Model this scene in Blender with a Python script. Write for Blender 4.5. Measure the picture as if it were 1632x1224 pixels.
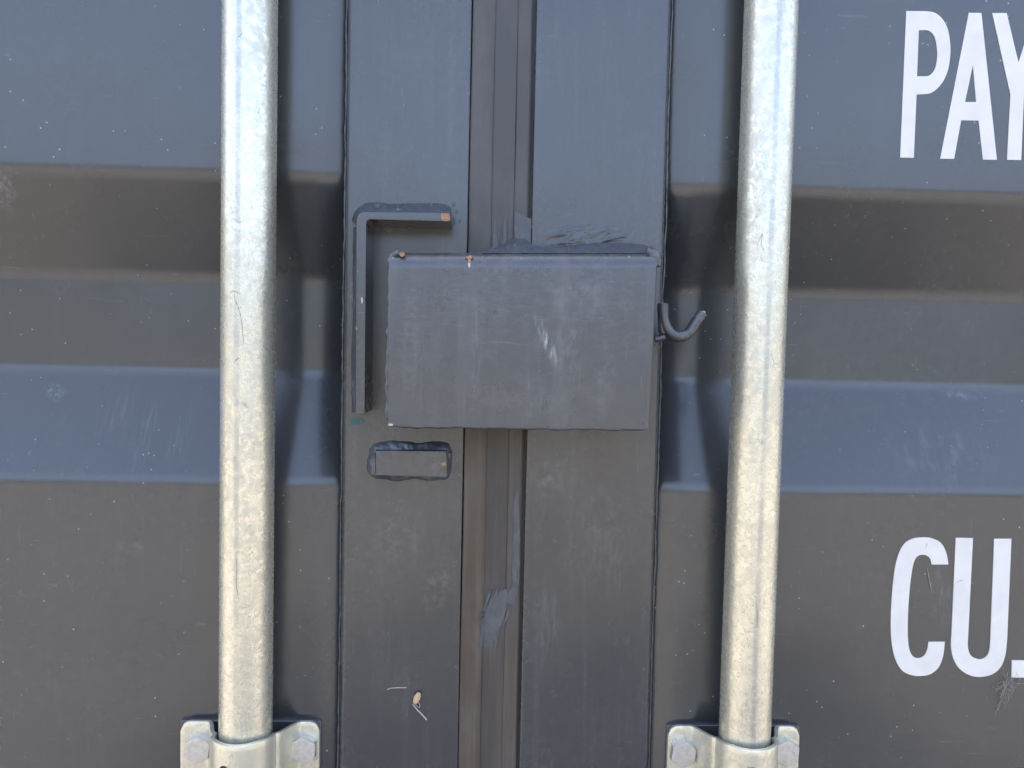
import bpy, bmesh, math, random
from mathutils import Vector, Matrix, noise
R = math.radians
random.seed(11)
scene = bpy.context.scene
for o in list(bpy.data.objects): bpy.data.objects.remove(o)

# ------------------------------------------------------------------ camera
F, CX, CY = 1180.0, 816.0, 612.0                       # focal length and centre in photo pixels
ex = Vector((33500, 680, F)).normalized()              # world +X as the camera sees it (right, down, forward)
ed = Vector((-583, 26660, F)); ed = (ed - ex * ed.dot(ex)).normalized()   # world -Z
en = ex.cross(ed)                                      # world +Y
CAM = Vector((0.0, -0.495, 1.30))
cd = bpy.data.cameras.new('camera'); cam = bpy.data.objects.new('camera', cd); scene.collection.objects.link(cam)
right = Vector((ex[0], en[0], -ed[0])); down = Vector((ex[1], en[1], -ed[1])); fwd = Vector((ex[2], en[2], -ed[2]))
m = Matrix((right, -down, -fwd)).transposed().to_4x4(); m.translation = CAM
cam.matrix_world = m
cd.sensor_width = 36.0; cd.lens = 36.0 * F / 1632.0; cd.clip_start = 0.01; cd.clip_end = 5000
scene.camera = cam

# ------------------------------------------------------------------ sky, sun, exposure (the doors face away from the sun)
SUN_EL, SUN_AZ = R(41), R(-7)
w = bpy.data.worlds.new('World'); scene.world = w; w.use_nodes = True
nt = w.node_tree; nt.nodes.clear()
sky = nt.nodes.new('ShaderNodeTexSky'); sky.sky_type = 'NISHITA'; sky.sun_disc = False
sky.sun_elevation = SUN_EL; sky.sun_rotation = SUN_AZ
sky.air_density = 0.7; sky.dust_density = 9.0; sky.ozone_density = 0.0
bg = nt.nodes.new('ShaderNodeBackground'); bg.inputs[1].default_value = 0.15
wo = nt.nodes.new('ShaderNodeOutputWorld')
nt.links.new(sky.outputs[0], bg.inputs[0]); nt.links.new(bg.outputs[0], wo.inputs[0])
sd = bpy.data.lights.new('sun', 'SUN'); sd.energy = 2.8; sd.angle = R(0.5); sd.color = (1.0, 0.95, 0.87)
sun = bpy.data.objects.new('sun', sd); scene.collection.objects.link(sun)
to_sun = Vector((math.sin(SUN_AZ) * math.cos(SUN_EL), math.cos(SUN_AZ) * math.cos(SUN_EL), math.sin(SUN_EL)))
sun.rotation_euler = to_sun.to_track_quat('Z', 'Y').to_euler(); sun.location = to_sun * 20
vs = scene.view_settings
vs.view_transform = 'Standard'; vs.look = 'None'; vs.gamma = 1.0; vs.use_curve_mapping = False
vs.exposure = 3.0
scene.render.engine = 'CYCLES'

# ------------------------------------------------------------------ helpers
def P(px, py, Y):
    """photo pixel -> world point on the vertical plane at depth Y"""
    d = Vector(((px - CX) / F, (py - CY) / F, 1.0))
    wv = Vector((d.dot(ex), d.dot(en), -d.dot(ed)))
    return CAM + wv * ((Y - CAM.y) / wv.y)

def tag(o, label=None, cat=None, group=None, kind=None):
    if label: o['label'] = label
    if cat: o['category'] = cat
    if group: o['group'] = group
    if kind: o['kind'] = kind
    return o

def empty(name, loc):
    o = bpy.data.objects.new(name, None); scene.collection.objects.link(o); o.location = loc
    o.empty_display_size = 0.05
    return o

def link(name, me, mat, parent=None, smooth=False, angle=None):
    o = bpy.data.objects.new(name, me); scene.collection.objects.link(o)
    me.materials.append(mat)
    if smooth:
        for p in me.polygons: p.use_smooth = True
        if angle: me.set_sharp_from_angle(angle=R(angle))
    if parent:
        o.parent = parent
        inv = Matrix.Translation(parent.location)
        q = parent.parent
        while q: inv = Matrix.Translation(q.location) @ q.matrix_parent_inverse @ inv; q = q.parent
        if parent.type == 'EMPTY': o.matrix_parent_inverse = Matrix.Translation(-parent.location)
    return o

def from_bm(name, bm, mat, parent=None, smooth=True, angle=40):
    bmesh.ops.recalc_face_normals(bm, faces=bm.faces[:])
    me = bpy.data.meshes.new(name); bm.to_mesh(me); bm.free()
    o = link(name, me, mat, parent, smooth, angle)
    if name in ('lock_box', 'stile', 'guard_bracket', 'welded_plate', 'gasket_lip', 'bolt'):      # keep flat faces flat beside their rounded edges
        wn = o.modifiers.new('normals', 'WEIGHTED_NORMAL'); wn.keep_sharp = True; wn.weight = 90
    return o

def box_bm(x0, x1, y0, y1, z0, z1, bev=0.0, seg=3):
    bm = bmesh.new()
    bmesh.ops.create_cube(bm, size=1.0)
    for v in bm.verts:
        v.co = Vector(((x0 + x1) / 2 + v.co.x * (x1 - x0), (y0 + y1) / 2 + v.co.y * (y1 - y0), (z0 + z1) / 2 + v.co.z * (z1 - z0)))
    if bev: bmesh.ops.bevel(bm, geom=bm.edges[:], offset=bev, segments=seg, profile=0.5, affect='EDGES')
    return bm

def extrude_outline(pts, y0, y1, bev=0.0, seg=2, jitter=0.0):
    """closed outline (world points, x and z used) from depth y0 (front) to y1"""
    bm = bmesh.new()
    vs_ = [bm.verts.new((p.x, y0, p.z)) for p in pts]
    f = bm.faces.new(vs_)
    r = bmesh.ops.extrude_face_region(bm, geom=[f])
    nv = [g for g in r['geom'] if isinstance(g, bmesh.types.BMVert)]
    for v in nv: v.co.y = y1
    bmesh.ops.recalc_face_normals(bm, faces=bm.faces[:])
    if bev:
        es = [e for e in bm.edges if len(e.link_faces) == 2 and all(v.co.y < (y0 + y1) / 2 for v in e.verts)]
        bmesh.ops.bevel(bm, geom=es, offset=bev, segments=seg, profile=0.5, affect='EDGES')
    return bm

def smooth_loop(pts, n=4):
    """Catmull-Rom through a closed list of 2-tuples"""
    out = []; L = len(pts)
    for i in range(L):
        a, b, c, d = pts[i - 1], pts[i], pts[(i + 1) % L], pts[(i + 2) % L]
        for k in range(n):
            t = k / n
            out.append(tuple(0.5 * (2 * b[j] + (c[j] - a[j]) * t + (2 * a[j] - 5 * b[j] + 4 * c[j] - d[j]) * t * t + (3 * b[j] - a[j] - 3 * c[j] + d[j]) * t ** 3) for j in (0, 1)))
    return out

def spline(pts, step):
    """Catmull-Rom through open world points, resampled about every step"""
    out = []
    for i in range(len(pts) - 1):
        a = pts[max(i - 1, 0)]; b = pts[i]; c = pts[i + 1]; d = pts[min(i + 2, len(pts) - 1)]
        n = max(2, int((c - b).length / step))
        for k in range(n):
            t = k / n
            out.append(0.5 * (2 * b + (c - a) * t + (2 * a - 5 * b + 4 * c - d) * t * t + (3 * b - a - 3 * c + d) * t ** 3))
    out.append(pts[-1].copy())
    return out

def tube_bm(path, rad, segs=10, lump=0.0, freq=300.0, flat=1.0, seed=0, taper=0.0, bm=None):
    """tube along world points; flat squashes it in Y; lump roughens its radius"""
    bm = bm or bmesh.new()
    rings = []; n = len(path); up = Vector((0, 1, 0))
    for i, p in enumerate(path):
        t = (path[min(i + 1, n - 1)] - path[max(i - 1, 0)]).normalized()
        s = t.cross(up)
        if s.length < 1e-4: s = Vector((1, 0, 0))
        s.normalize(); u = s.cross(t).normalized()
        k = 1.0
        if taper: k = min(1.0, (min(i, n - 1 - i) + 0.35) / (n * taper)) ** 0.6
        ring = []
        for j in range(segs):
            a = 2 * math.pi * j / segs
            q = p + (s * math.cos(a) + u * math.sin(a) * flat) * rad * k
            if lump: q = p + (q - p) * (1.0 + lump * noise.noise(q * freq + Vector((seed * 7.3, 0, 0))) + 0.5 * lump * noise.noise(q * freq * 2.7))
            ring.append(bm.verts.new(q))
        rings.append(ring)
    for a, b in zip(rings, rings[1:]):
        for j in range(segs): bm.faces.new((a[j], a[(j + 1) % segs], b[(j + 1) % segs], b[j]))
    bm.faces.new(rings[0][::-1]); bm.faces.new(rings[-1])
    return bm

# ------------------------------------------------------------------ materials
class Mat:
    def __init__(s, name):
        s.m = bpy.data.materials.new(name); s.m.use_nodes = True
        s.t = s.m.node_tree; s.t.nodes.clear()
        s.out = s.n('ShaderNodeOutputMaterial'); s.b = s.n('ShaderNodeBsdfPrincipled')
        s.l(s.b.outputs[0], s.out.inputs[0]); s.tc = s.n('ShaderNodeTexCoord')
    def n(s, k, **kw):
        x = s.t.nodes.new(k)
        for a, v in kw.items(): setattr(x, a, v)
        return x
    def l(s, a, b): s.t.links.new(a, b)
    def put(s, inp, v):
        if hasattr(v, 'is_linked') or hasattr(v, 'links'): s.l(v, inp)
        elif isinstance(v, tuple) and len(v) == 3 and inp.type == 'RGBA': inp.default_value = (*v, 1)
        else: inp.default_value = v
    def mapping(s, scale=(1, 1, 1), loc=(0, 0, 0), rot=(0, 0, 0)):
        mp = s.n('ShaderNodeMapping'); mp.inputs['Scale'].default_value = scale
        mp.inputs['Location'].default_value = loc; mp.inputs['Rotation'].default_value = rot
        s.l(s.tc.outputs['Object'], mp.inputs[0]); return mp.outputs[0]
    def noise(s, scale, detail=3, rough=0.55, vec=None, dist=0.0):
        x = s.n('ShaderNodeTexNoise'); x.inputs['Scale'].default_value = scale; x.inputs['Detail'].default_value = detail
        x.inputs['Roughness'].default_value = rough; x.inputs['Distortion'].default_value = dist
        s.l(vec or s.tc.outputs['Object'], x.inputs['Vector']); return x.outputs['Fac']
    def ramp(s, v, a, b, lo=0.0, hi=1.0):
        x = s.n('ShaderNodeMapRange'); x.interpolation_type = 'SMOOTHSTEP'
        for i, q in enumerate((a, b, lo, hi)): x.inputs[i + 1].default_value = q
        s.put(x.inputs[0], v); return x.outputs[0]
    def math(s, op, a, b=0.0):
        x = s.n('ShaderNodeMath', operation=op); s.put(x.inputs[0], a); s.put(x.inputs[1], b); return x.outputs[0]
    def mix(s, f, a, b):
        x = s.n('ShaderNodeMix', data_type='RGBA'); s.put(x.inputs[0], f); s.put(x.inputs[6], a); s.put(x.inputs[7], b); return x.outputs[2]
    def bump(s, h, dist, strength=1.0, prev=None):
        x = s.n('ShaderNodeBump'); x.inputs['Distance'].default_value = dist; x.inputs['Strength'].default_value = strength
        s.l(h, x.inputs['Height'])
        if prev: s.l(prev, x.inputs['Normal'])
        return x.outputs[0]
    def specks(s, scale, size, share, seed=0.0, stretch=(1, 1, 1)):
        """scattered small spots of uneven size"""
        v = s.n('ShaderNodeTexVoronoi'); v.inputs['Scale'].default_value = scale
        s.l(s.mapping(scale=stretch, loc=(seed, seed * 1.7, seed * 0.6)), v.inputs['Vector'])
        sep = s.n('ShaderNodeSeparateColor'); s.l(v.outputs['Color'], sep.inputs[0])
        r = s.math('MULTIPLY', sep.outputs[1], size)
        d = s.math('LESS_THAN', v.outputs['Distance'], r)
        k = s.math('LESS_THAN', sep.outputs[0], share)
        return s.math('MULTIPLY', d, k)

PAINT = (0.039, 0.043, 0.046)
DUST = (0.36, 0.37, 0.37)
def paint(name, base=PAINT, rough=0.25, peel=0.00003, peel_scale=420, dust=0.10, speck=1.0, streak=0.25, wave=0.0008, brush=0.0, lumps=0.0, scuffs=()):
    a = Mat(name)
    big = a.ramp(a.noise(9, 4), 0.35, 0.75)
    fine = a.ramp(a.noise(170, 5, 0.65), 0.40, 0.80)
    vert = a.ramp(a.noise(1, 5, 0.6, a.mapping((95, 95, 7))), 0.48, 0.78)
    film = a.math('MULTIPLY', a.math('ADD', a.math('MULTIPLY', big, fine), a.math('MULTIPLY', vert, streak)), dust)
    col = a.mix(film, base, DUST)
    col = a.mix(a.ramp(a.noise(3.1, 3), 0.3, 0.7, 0, 0.2), col, tuple(c * 0.85 for c in base))
    sp = a.math('MAXIMUM', a.specks(110, 0.042, 0.22, 0.3, (1, 1, 1)), a.specks(260, 0.15, 0.16, 2.1))
    # clusters, so the specks are not spread evenly
    sp = a.math('MULTIPLY', sp, a.ramp(a.noise(11, 3), 0.36, 0.56))
    col = a.mix(a.math('MULTIPLY', sp, 0.5 * speck), col, (0.55, 0.57, 0.56))
    # long thin hairline scratches
    scr = a.ramp(a.noise(1, 2, 0.5, a.mapping((26, 26, 420), rot=(0, 0.5, 0)), 1.2), 0.735, 0.76)
    scr2 = a.ramp(a.noise(1, 2, 0.5, a.mapping((420, 300, 30), (3, 1, 2), (0, 0.22, 0)), 0.9), 0.735, 0.76)
    col = a.mix(a.math('MULTIPLY', a.math('MAXIMUM', scr, scr2), 0.09 * min(1.0, speck)), col, (0.42, 0.43, 0.43))
    for (c, r, amt, rot, seed, ns) in scuffs:          # worn, chalky patches at given places
        mp = a.n('ShaderNodeMapping', vector_type='TEXTURE'); mp.inputs['Location'].default_value = c
        mp.inputs['Rotation'].default_value = (0, rot, 0); mp.inputs['Scale'].default_value = (r[0], 1.0, r[1])
        a.l(a.tc.outputs['Object'], mp.inputs[0])
        ln = a.n('ShaderNodeVectorMath', operation='LENGTH'); mu = a.n('ShaderNodeVectorMath', operation='MULTIPLY'); mu.inputs[1].default_value = (1, 0, 1)
        a.l(mp.outputs[0], mu.inputs[0]); a.l(mu.outputs[0], ln.inputs[0])
        k = a.ramp(ln.outputs['Value'], 1.0, 0.15)
        nn = a.ramp(a.noise(1, 5, 0.7, a.mapping(ns, (seed, 0, seed), (0, rot, 0))), 0.42, 0.72)
        col = a.mix(a.math('MULTIPLY', a.math('MULTIPLY', k, nn), amt * 0.5), col, (0.50, 0.52, 0.53))
    a.l(col, a.b.inputs['Base Color'])
    ro = a.ramp(a.noise(24, 4, 0.6), 0.3, 0.75, rough - 0.015, rough + 0.03)
    ro = a.math('ADD', ro, a.math('MULTIPLY', film, 0.4))
    a.l(ro, a.b.inputs['Roughness']); a.b.inputs['Specular IOR Level'].default_value = 1.0
    nb = None
    if wave: nb = a.bump(a.noise(7, 1, 0.4), wave * 6, 1.0)
    if peel: nb = a.bump(a.noise(peel_scale, 2, 0.5), peel, 1.0, nb)
    if brush:
        nb = a.bump(a.noise(1, 4, 0.6, a.mapping((110, 60, 420), (1, 0, 0), (0, -0.3, 0)), 0.8), brush, 1.0, nb)
        nb = a.bump(a.noise(1, 3, 0.6, a.mapping((300, 60, 14), (5, 0, 0)), 0.5), brush * 0.7, 1.0, nb)
    if lumps: nb = a.bump(a.noise(130, 3, 0.55), lumps, 1.0, nb)
    if nb: a.l(nb, a.b.inputs['Normal'])
    return a.m

def scuff(px, py, rx, rz, amt, rot=0.0, seed=0.0, ns=(160, 60, 160), Y=0.0):
    return (tuple(P(px, py, Y)), (rx, rz), amt, rot, seed, ns)

M_panel_l = paint('panel_paint_left', speck=1.0, dust=0.05, streak=0.35, scuffs=[
    scuff(90, 625, .012, .007, .5, .4, 1.0, (300, 60, 300), Y=.03), scuff(245, 690, .010, .034, .20, .12, 2.0, (520, 60, 26), .03), scuff(195, 660, .016, .026, .13, .25, 6.0, (480, 60, 30), .03),
    scuff(300, 690, .012, .03, .12, .1, 3.0, (520, 60, 26), .03), scuff(10, 300, .012, .02, .45, .2, 4.0, Y=.012), scuff(215, 865, .02, .005, .3, 0, 5.0, Y=.012)])
M_panel_r = paint('panel_paint_right', speck=1.0, dust=0.05, streak=0.3, scuffs=[
    scuff(1540, 630, .02, .006, .4, .0, 1.5, Y=.03), scuff(1480, 720, .05, .03, .2, .1, 2.7, (120, 60, 60), .03), scuff(1488, 940, .012, .03, .28, -.15, 8.0, (240, 60, 60), .012)])
M_stile_l = paint('stile_paint_left', peel=0.00005, peel_scale=330, speck=1.0, dust=0.12, streak=0.5, scuffs=[
    scuff(640, 850, .03, .035, .22, .1, 1.1), scuff(700, 930, .016, .03, .25, .3, 2.1), scuff(560, 670, .003, .003, .0)])
M_stile_r = paint('stile_paint_right', peel=0.00005, peel_scale=330, speck=1.0, dust=0.14, streak=0.6, scuffs=[
    scuff(880, 760, .018, .02, .4, .1, 3.1), scuff(960, 860, .03, .05, .2, .0, 4.1, (200, 60, 60)), scuff(870, 1000, .012, .05, .22, .05, 5.1, (240, 60, 40))])
M_box = paint('lock_box_paint', base=(0.050, 0.054, 0.059), rough=0.27, peel=0.00005, peel_scale=350, speck=1.2, dust=0.20, streak=0.5, brush=0.00013, wave=0.0003, scuffs=[
    scuff(872, 545, .004, .022, 2.0, -.45, 1.0, (420, 60, 70), -.05), scuff(905, 555, .016, .03, .28, -.2, 2.0, (160, 60, 110), -.05), scuff(925, 470, .036, .022, .30, .2, 3.0, (110, 60, 80), -.05),
    scuff(760, 550, .006, .06, .36, .0, 4.0, (420, 60, 45), -.05), scuff(655, 540, .007, .055, .32, .0, 5.0, (160, 60, 380), -.05), scuff(960, 610, .012, .028, .28, .1, 6.0, (160, 60, 120), -.05),
    scuff(840, 640, .05, .02, .18, 0, 7.0, (160, 60, 120), -.05)])
M_trim = paint('bracket_paint', base=(0.048, 0.052, 0.057), peel=0.0001, peel_scale=200, speck=0.8, dust=0.26, brush=0.0001, wave=0)
M_weld = paint('weld_paint', base=(0.062, 0.070, 0.083), rough=0.30, peel=0.00006, peel_scale=260, speck=0.4, dust=0.28, lumps=0.0004, wave=0)
M_shell = paint('container_paint', speck=0.3)
M_seal = paint('sealant_paint', base=(0.060, 0.062, 0.068), rough=0.38, peel=0.0001, speck=0.2, dust=0.15, wave=0)

def simple(name, col, rough, metal=0.0, var=0.3, scale=60, bump=0.0, bscale=200, col2=None, spec=0.5):
    a = Mat(name)
    c2 = col2 or tuple(c * (1 - var) for c in col)
    a.l(a.mix(a.ramp(a.noise(scale, 5, 0.6), 0.3, 0.7), col, c2), a.b.inputs['Base Color'])
    a.b.inputs['Roughness'].default_value = rough; a.b.inputs['Metallic'].default_value = metal
    a.b.inputs['Specular IOR Level'].default_value = spec
    if bump: a.l(a.bump(a.noise(bscale, 3), bump), a.b.inputs['Normal'])
    return a.m

def galv(name, rough=0.28, seam_reflection=None):
    a = Mat(name)
    v = a.n('ShaderNodeTexVoronoi'); v.inputs['Scale'].default_value = 230; v.inputs['Randomness'].default_value = 1.0
    wv = a.n('ShaderNodeVectorMath', operation='ADD'); nz = a.n('ShaderNodeTexNoise'); nz.inputs['Scale'].default_value = 120; nz.inputs['Detail'].default_value = 3
    a.l(a.tc.outputs['Object'], nz.inputs['Vector']); sc = a.n('ShaderNodeVectorMath', operation='SCALE'); sc.inputs['Scale'].default_value = 0.012
    a.l(nz.outputs['Color'], sc.inputs[0]); a.l(a.mapping((1, 1, 0.55)), wv.inputs[0]); a.l(sc.outputs[0], wv.inputs[1]); a.l(wv.outputs[0], v.inputs['Vector'])
    sep = a.n('ShaderNodeSeparateColor'); a.l(v.outputs['Color'], sep.inputs[0])
    crisp = a.ramp(a.noise(210, 6, 0.75, None, 0.5), 0.40, 0.60)
    patch = a.ramp(a.noise(16, 3, 0.6, a.mapping((1, 1, 0.5), (4, 1, 2))), 0.35, 0.65)
    sp = a.math('ADD', a.math('MULTIPLY', sep.outputs[0], 0.25), a.math('MULTIPLY', crisp, 0.75))
    sp = a.math('ADD', a.math('MULTIPLY', sp, a.math('ADD', a.math('MULTIPLY', patch, 0.6), 0.4)), 0.12)
    big = a.ramp(a.noise(26, 4, 0.6, a.mapping((1, 1, 0.4))), 0.35, 0.68)
    col = a.mix(sp, (0.90, 0.87, 0.71), (0.60, 0.585, 0.48))
    col = a.mix(a.math('MULTIPLY', big, 0.5), col, (0.68, 0.67, 0.56))
    pit = a.math('MULTIPLY', a.ramp(a.noise(420, 4, 0.7), 0.60, 0.68), a.ramp(a.noise(30, 3, 0.6, a.mapping((1, 1, 0.3), (2, 2, 2))), 0.46, 0.58))
    col = a.mix(a.math('MULTIPLY', pit, 0.55), col, (0.20, 0.18, 0.16))
    # wandering dark scratch marks, here and there
    hair = a.ramp(a.math('ABSOLUTE', a.math('SUBTRACT', a.noise(1, 3, 0.6, a.mapping((70, 70, 26), (7, 3, 1)), 1.5), 0.5), 0), 0.010, 0.002)
    hair = a.math('MULTIPLY', hair, a.ramp(a.noise(12, 2, 0.5, a.mapping((1, 1, 1), (1, 5, 3))), 0.58, 0.66))
    col = a.mix(a.math('MULTIPLY', hair, 0.55), col, (0.25, 0.22, 0.19))
    if seam_reflection is not None:                                # the tube's weld line; its dull colour also paints in a dark reflected strip
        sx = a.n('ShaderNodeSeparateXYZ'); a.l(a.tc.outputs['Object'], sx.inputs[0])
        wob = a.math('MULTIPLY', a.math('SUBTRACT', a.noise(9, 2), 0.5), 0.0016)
        d = a.math('ABSOLUTE', a.math('SUBTRACT', a.math('ADD', sx.outputs[0], wob), seam_reflection), 0)
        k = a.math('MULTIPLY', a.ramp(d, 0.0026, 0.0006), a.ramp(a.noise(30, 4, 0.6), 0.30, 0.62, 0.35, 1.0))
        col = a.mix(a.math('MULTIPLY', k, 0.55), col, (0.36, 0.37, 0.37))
    a.l(col, a.b.inputs['Base Color'])
    a.b.inputs['Metallic'].default_value = 0.7
    a.l(a.ramp(sp, 0.0, 1.0, rough - 0.06, rough + 0.10), a.b.inputs['Roughness'])
    nb = a.bump(a.noise(70, 3, 0.6), 0.0004)
    nb = a.bump(crisp, 0.00004, 1.0, nb)
    a.l(nb, a.b.inputs['Normal'])
    return a.m

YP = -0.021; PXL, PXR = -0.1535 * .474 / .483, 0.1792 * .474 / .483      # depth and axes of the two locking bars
M_bar_l = galv('galvanised_bar_left', seam_reflection=PXL - 0.0015)
M_bar_r = galv('galvanised_bar_right', seam_reflection=PXR - 0.0005)
M_galv = galv('galvanised_plate', 0.36)
M_bolt = simple('zinc_bolt', (0.74, 0.72, 0.68), 0.42, 0.7, 0.2, 300, 0.0001, 500)
M_rub = [Mat('rubber')]; M_rub = None
def rubber(name, col, dust):
    a = Mat(name)
    vert = a.ramp(a.noise(1, 5, 0.6, a.mapping((160, 160, 5))), 0.40, 0.75)
    blot = a.ramp(a.noise(30, 4, 0.6, a.mapping((1, 1, 0.5))), 0.4, 0.7)
    sx = a.n('ShaderNodeSeparateXYZ'); a.l(a.tc.outputs['Object'], sx.inputs[0])
    low = a.ramp(a.math('ADD', sx.outputs[2], a.math('MULTIPLY', a.noise(20, 3), 0.06)), 1.36, 1.24, 0.12, 1.0)   # brown stain on the rubber from the box downwards
    col = a.mix(low, (0.070, 0.068, 0.070), col)
    c = a.mix(a.math('MULTIPLY', a.math('MULTIPLY', vert, dust), low), col, (0.20, 0.165, 0.12))
    c = a.mix(a.math('MULTIPLY', blot, dust * 0.8), c, (0.18, 0.165, 0.15))
    sp = a.math('MULTIPLY', a.specks(170, 0.12, 0.25, 4.0), a.ramp(a.noise(13, 3), 0.40, 0.58))
    c = a.mix(a.math('MULTIPLY', sp, 0.5), c, (0.5, 0.5, 0.48))
    a.l(c, a.b.inputs['Base Color']); a.b.inputs['Roughness'].default_value = 0.46
    a.l(a.bump(a.noise(1, 3, 0.6, a.mapping((300, 300, 40))), 0.0003), a.b.inputs['Normal'])
    return a.m
M_rub_l = rubber('rubber_left', (0.078, 0.059, 0.041), 0.40)
M_rub_m = rubber('rubber_middle', (0.062, 0.054, 0.047), 0.25)
M_rub_r = rubber('rubber_right', (0.075, 0.063, 0.052), 0.30)
M_rust = simple('rust', (0.22, 0.11, 0.055), 0.75, 0, 0, 900, 0.0005, 700, (0.46, 0.29, 0.18))
M_bare = simple('bare_metal', (0.62, 0.58, 0.52), 0.5, 0.2, 0.3, 600)
M_green = simple('green_primer', (0.055, 0.15, 0.135), 0.5, 0, 0.4, 300)
M_smear = simple('paint_smear', (0.105, 0.110, 0.116), 0.38, 0, 0.0, 90, 0.0003, 260, (0.080, 0.084, 0.090))
M_husk = simple('husk', (0.66, 0.50, 0.31), 0.6, 0, 0, 300, 0.0004, 300, (0.52, 0.36, 0.20))
M_stalk = simple('stalk', (0.62, 0.57, 0.50), 0.6, 0, 0.3, 400)
M_web = simple('cobweb', (0.42, 0.38, 0.33), 0.8, 0, 0.3, 400)
def decal():
    a = Mat('white_decal')
    c = a.mix(a.ramp(a.noise(60, 4, 0.6), 0.35, 0.75), (0.80, 0.775, 0.715), (0.73, 0.71, 0.66))
    ma = a.math('MULTIPLY', a.ramp(a.noise(1, 4, 0.7, a.mapping((300, 60, 60), (1, 4, 2), (0, .5, 0)), 1.5), 0.70, 0.76), 0.4)
    c = a.mix(ma, c, (0.36, 0.36, 0.36))
    c = a.mix(a.math('MULTIPLY', a.specks(180, 0.12, 0.2, 6.0), 0.35), c, (0.3, 0.3, 0.3))
    a.l(c, a.b.inputs['Base Color']); a.b.inputs['Roughness'].default_value = 0.42
    return a.m
M_white = decal()
def ground_mat():
    a = Mat('yard_concrete')
    c = a.mix(a.ramp(a.noise(0.6, 6, 0.6), 0.3, 0.7), (0.102, 0.097, 0.087), (0.074, 0.070, 0.063))
    c = a.mix(a.ramp(a.noise(40, 5, 0.7), 0.45, 0.8, 0, 0.5), c, (0.060, 0.057, 0.052))
    a.l(c, a.b.inputs['Base Color']); a.b.inputs['Roughness'].default_value = 0.85
    a.l(a.bump(a.noise(60, 5), 0.004), a.b.inputs['Normal']); return a.m

# ------------------------------------------------------------------ ground
bm = bmesh.new()
bmesh.ops.create_grid(bm, x_segments=8, y_segments=8, size=400)
g = from_bm('ground', bm, ground_mat(), smooth=False); tag(g, 'pale concrete yard in front of the container', 'ground', kind='structure')

# ------------------------------------------------------------------ container behind the doors
ZB, ZT = 0.16, 2.44                                     # bottom and top of the door leaves
cont = empty('shipping_container', (0, 0.10, 0))
tag(cont, 'dark grey steel container shell that carries the two doors', 'container')
from_bm('sill', box_bm(-1.22, 1.22, 0.004, 0.12, 0.02, ZB - .006, .006), M_shell, cont)
from_bm('header', box_bm(-1.22, 1.22, 0.004, 0.12, ZT + .006, 2.59, .006), M_shell, cont)
for s in (-1, 1):
    from_bm('corner_post', box_bm(min(s * 1.172, s * 1.219), max(s * 1.172, s * 1.219), 0.01, 0.14, ZB - .004, ZT + .004, .006), M_shell, cont)
    bm = bmesh.new(); prev = None; n = 80
    for i in range(n + 1):
        y = 0.13 + i * 5.9 / n; x = s * (1.20 if (i // 2) % 2 else 1.165)
        q = [bm.verts.new((x, y, z)) for z in (0.02, 2.55)]
        if prev: bm.faces.new((prev[0], q[0], q[1], prev[1]))
        prev = q
    from_bm('side_wall', bm, M_shell, cont, smooth=False)
from_bm('roof', box_bm(-1.20, 1.20, 0.122, 6.05, 2.56, 2.585), M_shell, cont, smooth=False)
from_bm('container_floor', box_bm(-1.16, 1.16, 0.122, 6.05, 0.10, 0.14), M_shell, cont, smooth=False)
from_bm('end_wall', box_bm(-1.16, 1.16, 6.0, 6.04, 0.141, 2.555), M_shell, cont, smooth=False)

# ------------------------------------------------------------------ door leaves
YO, YI = 0.003, 0.037                                   # outer and inner plane of the pressed panel
def panel_profile():
    """(y, z) from bottom to top with filleted bends; the middle trough is the one in the photograph"""
    raw = [(YO, ZB)]
    for zc in (0.62, None, 1.99):
        if zc is None: raw += [(YO, 1.2093), (YI, 1.2803), (YI, 1.3477), (YO, 1.4112)]
        else: raw += [(YO, zc - .107), (YI, zc - .035), (YI, zc + .035), (YO, zc + .105)]
    raw.append((YO, ZT))
    out = [Vector(raw[0])]
    rad = 0.024
    for a, b, c in zip(raw, raw[1:], raw[2:]):
        a, b, c = Vector(a), Vector(b), Vector(c)
        u = (a - b).normalized(); v = (c - b).normalized()
        th = math.pi - u.angle(v); d = rad * math.tan(th / 2)
        p0, p1 = b + u * d, b + v * d
        for k in range(9):
            t = k / 8
            out.append(p0 * (1 - t) ** 2 + b * 2 * t * (1 - t) + p1 * t * t)
    out.append(Vector(raw[-1]))
    return out

def panel(x0, x1, mat, parent):
    prof = panel_profile(); bm = bmesh.new(); prev = None; nx = 24
    for i in range(nx + 1):
        x = x0 + (x1 - x0) * i / nx
        col = [bm.verts.new((x, p[0] + 0.00035 * noise.noise(Vector((x * 5, p[0] * 20, p[1] * 7))), p[1])) for p in prof]
        if prev:
            for j in range(len(col) - 1): bm.faces.new((prev[j], col[j], col[j + 1], prev[j + 1]))
        prev = col
    bmesh.ops.recalc_face_normals(bm, faces=bm.faces[:])
    me = bpy.data.meshes.new('corrugated_panel'); bm.to_mesh(me); bm.free()
    if me.polygons[0].normal.y > 0: me.flip_normals()
    o = link('corrugated_panel', me, mat, parent, True)
    md = o.modifiers.new('thickness', 'SOLIDIFY'); md.thickness = 0.002; md.offset = -1
    return o

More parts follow.
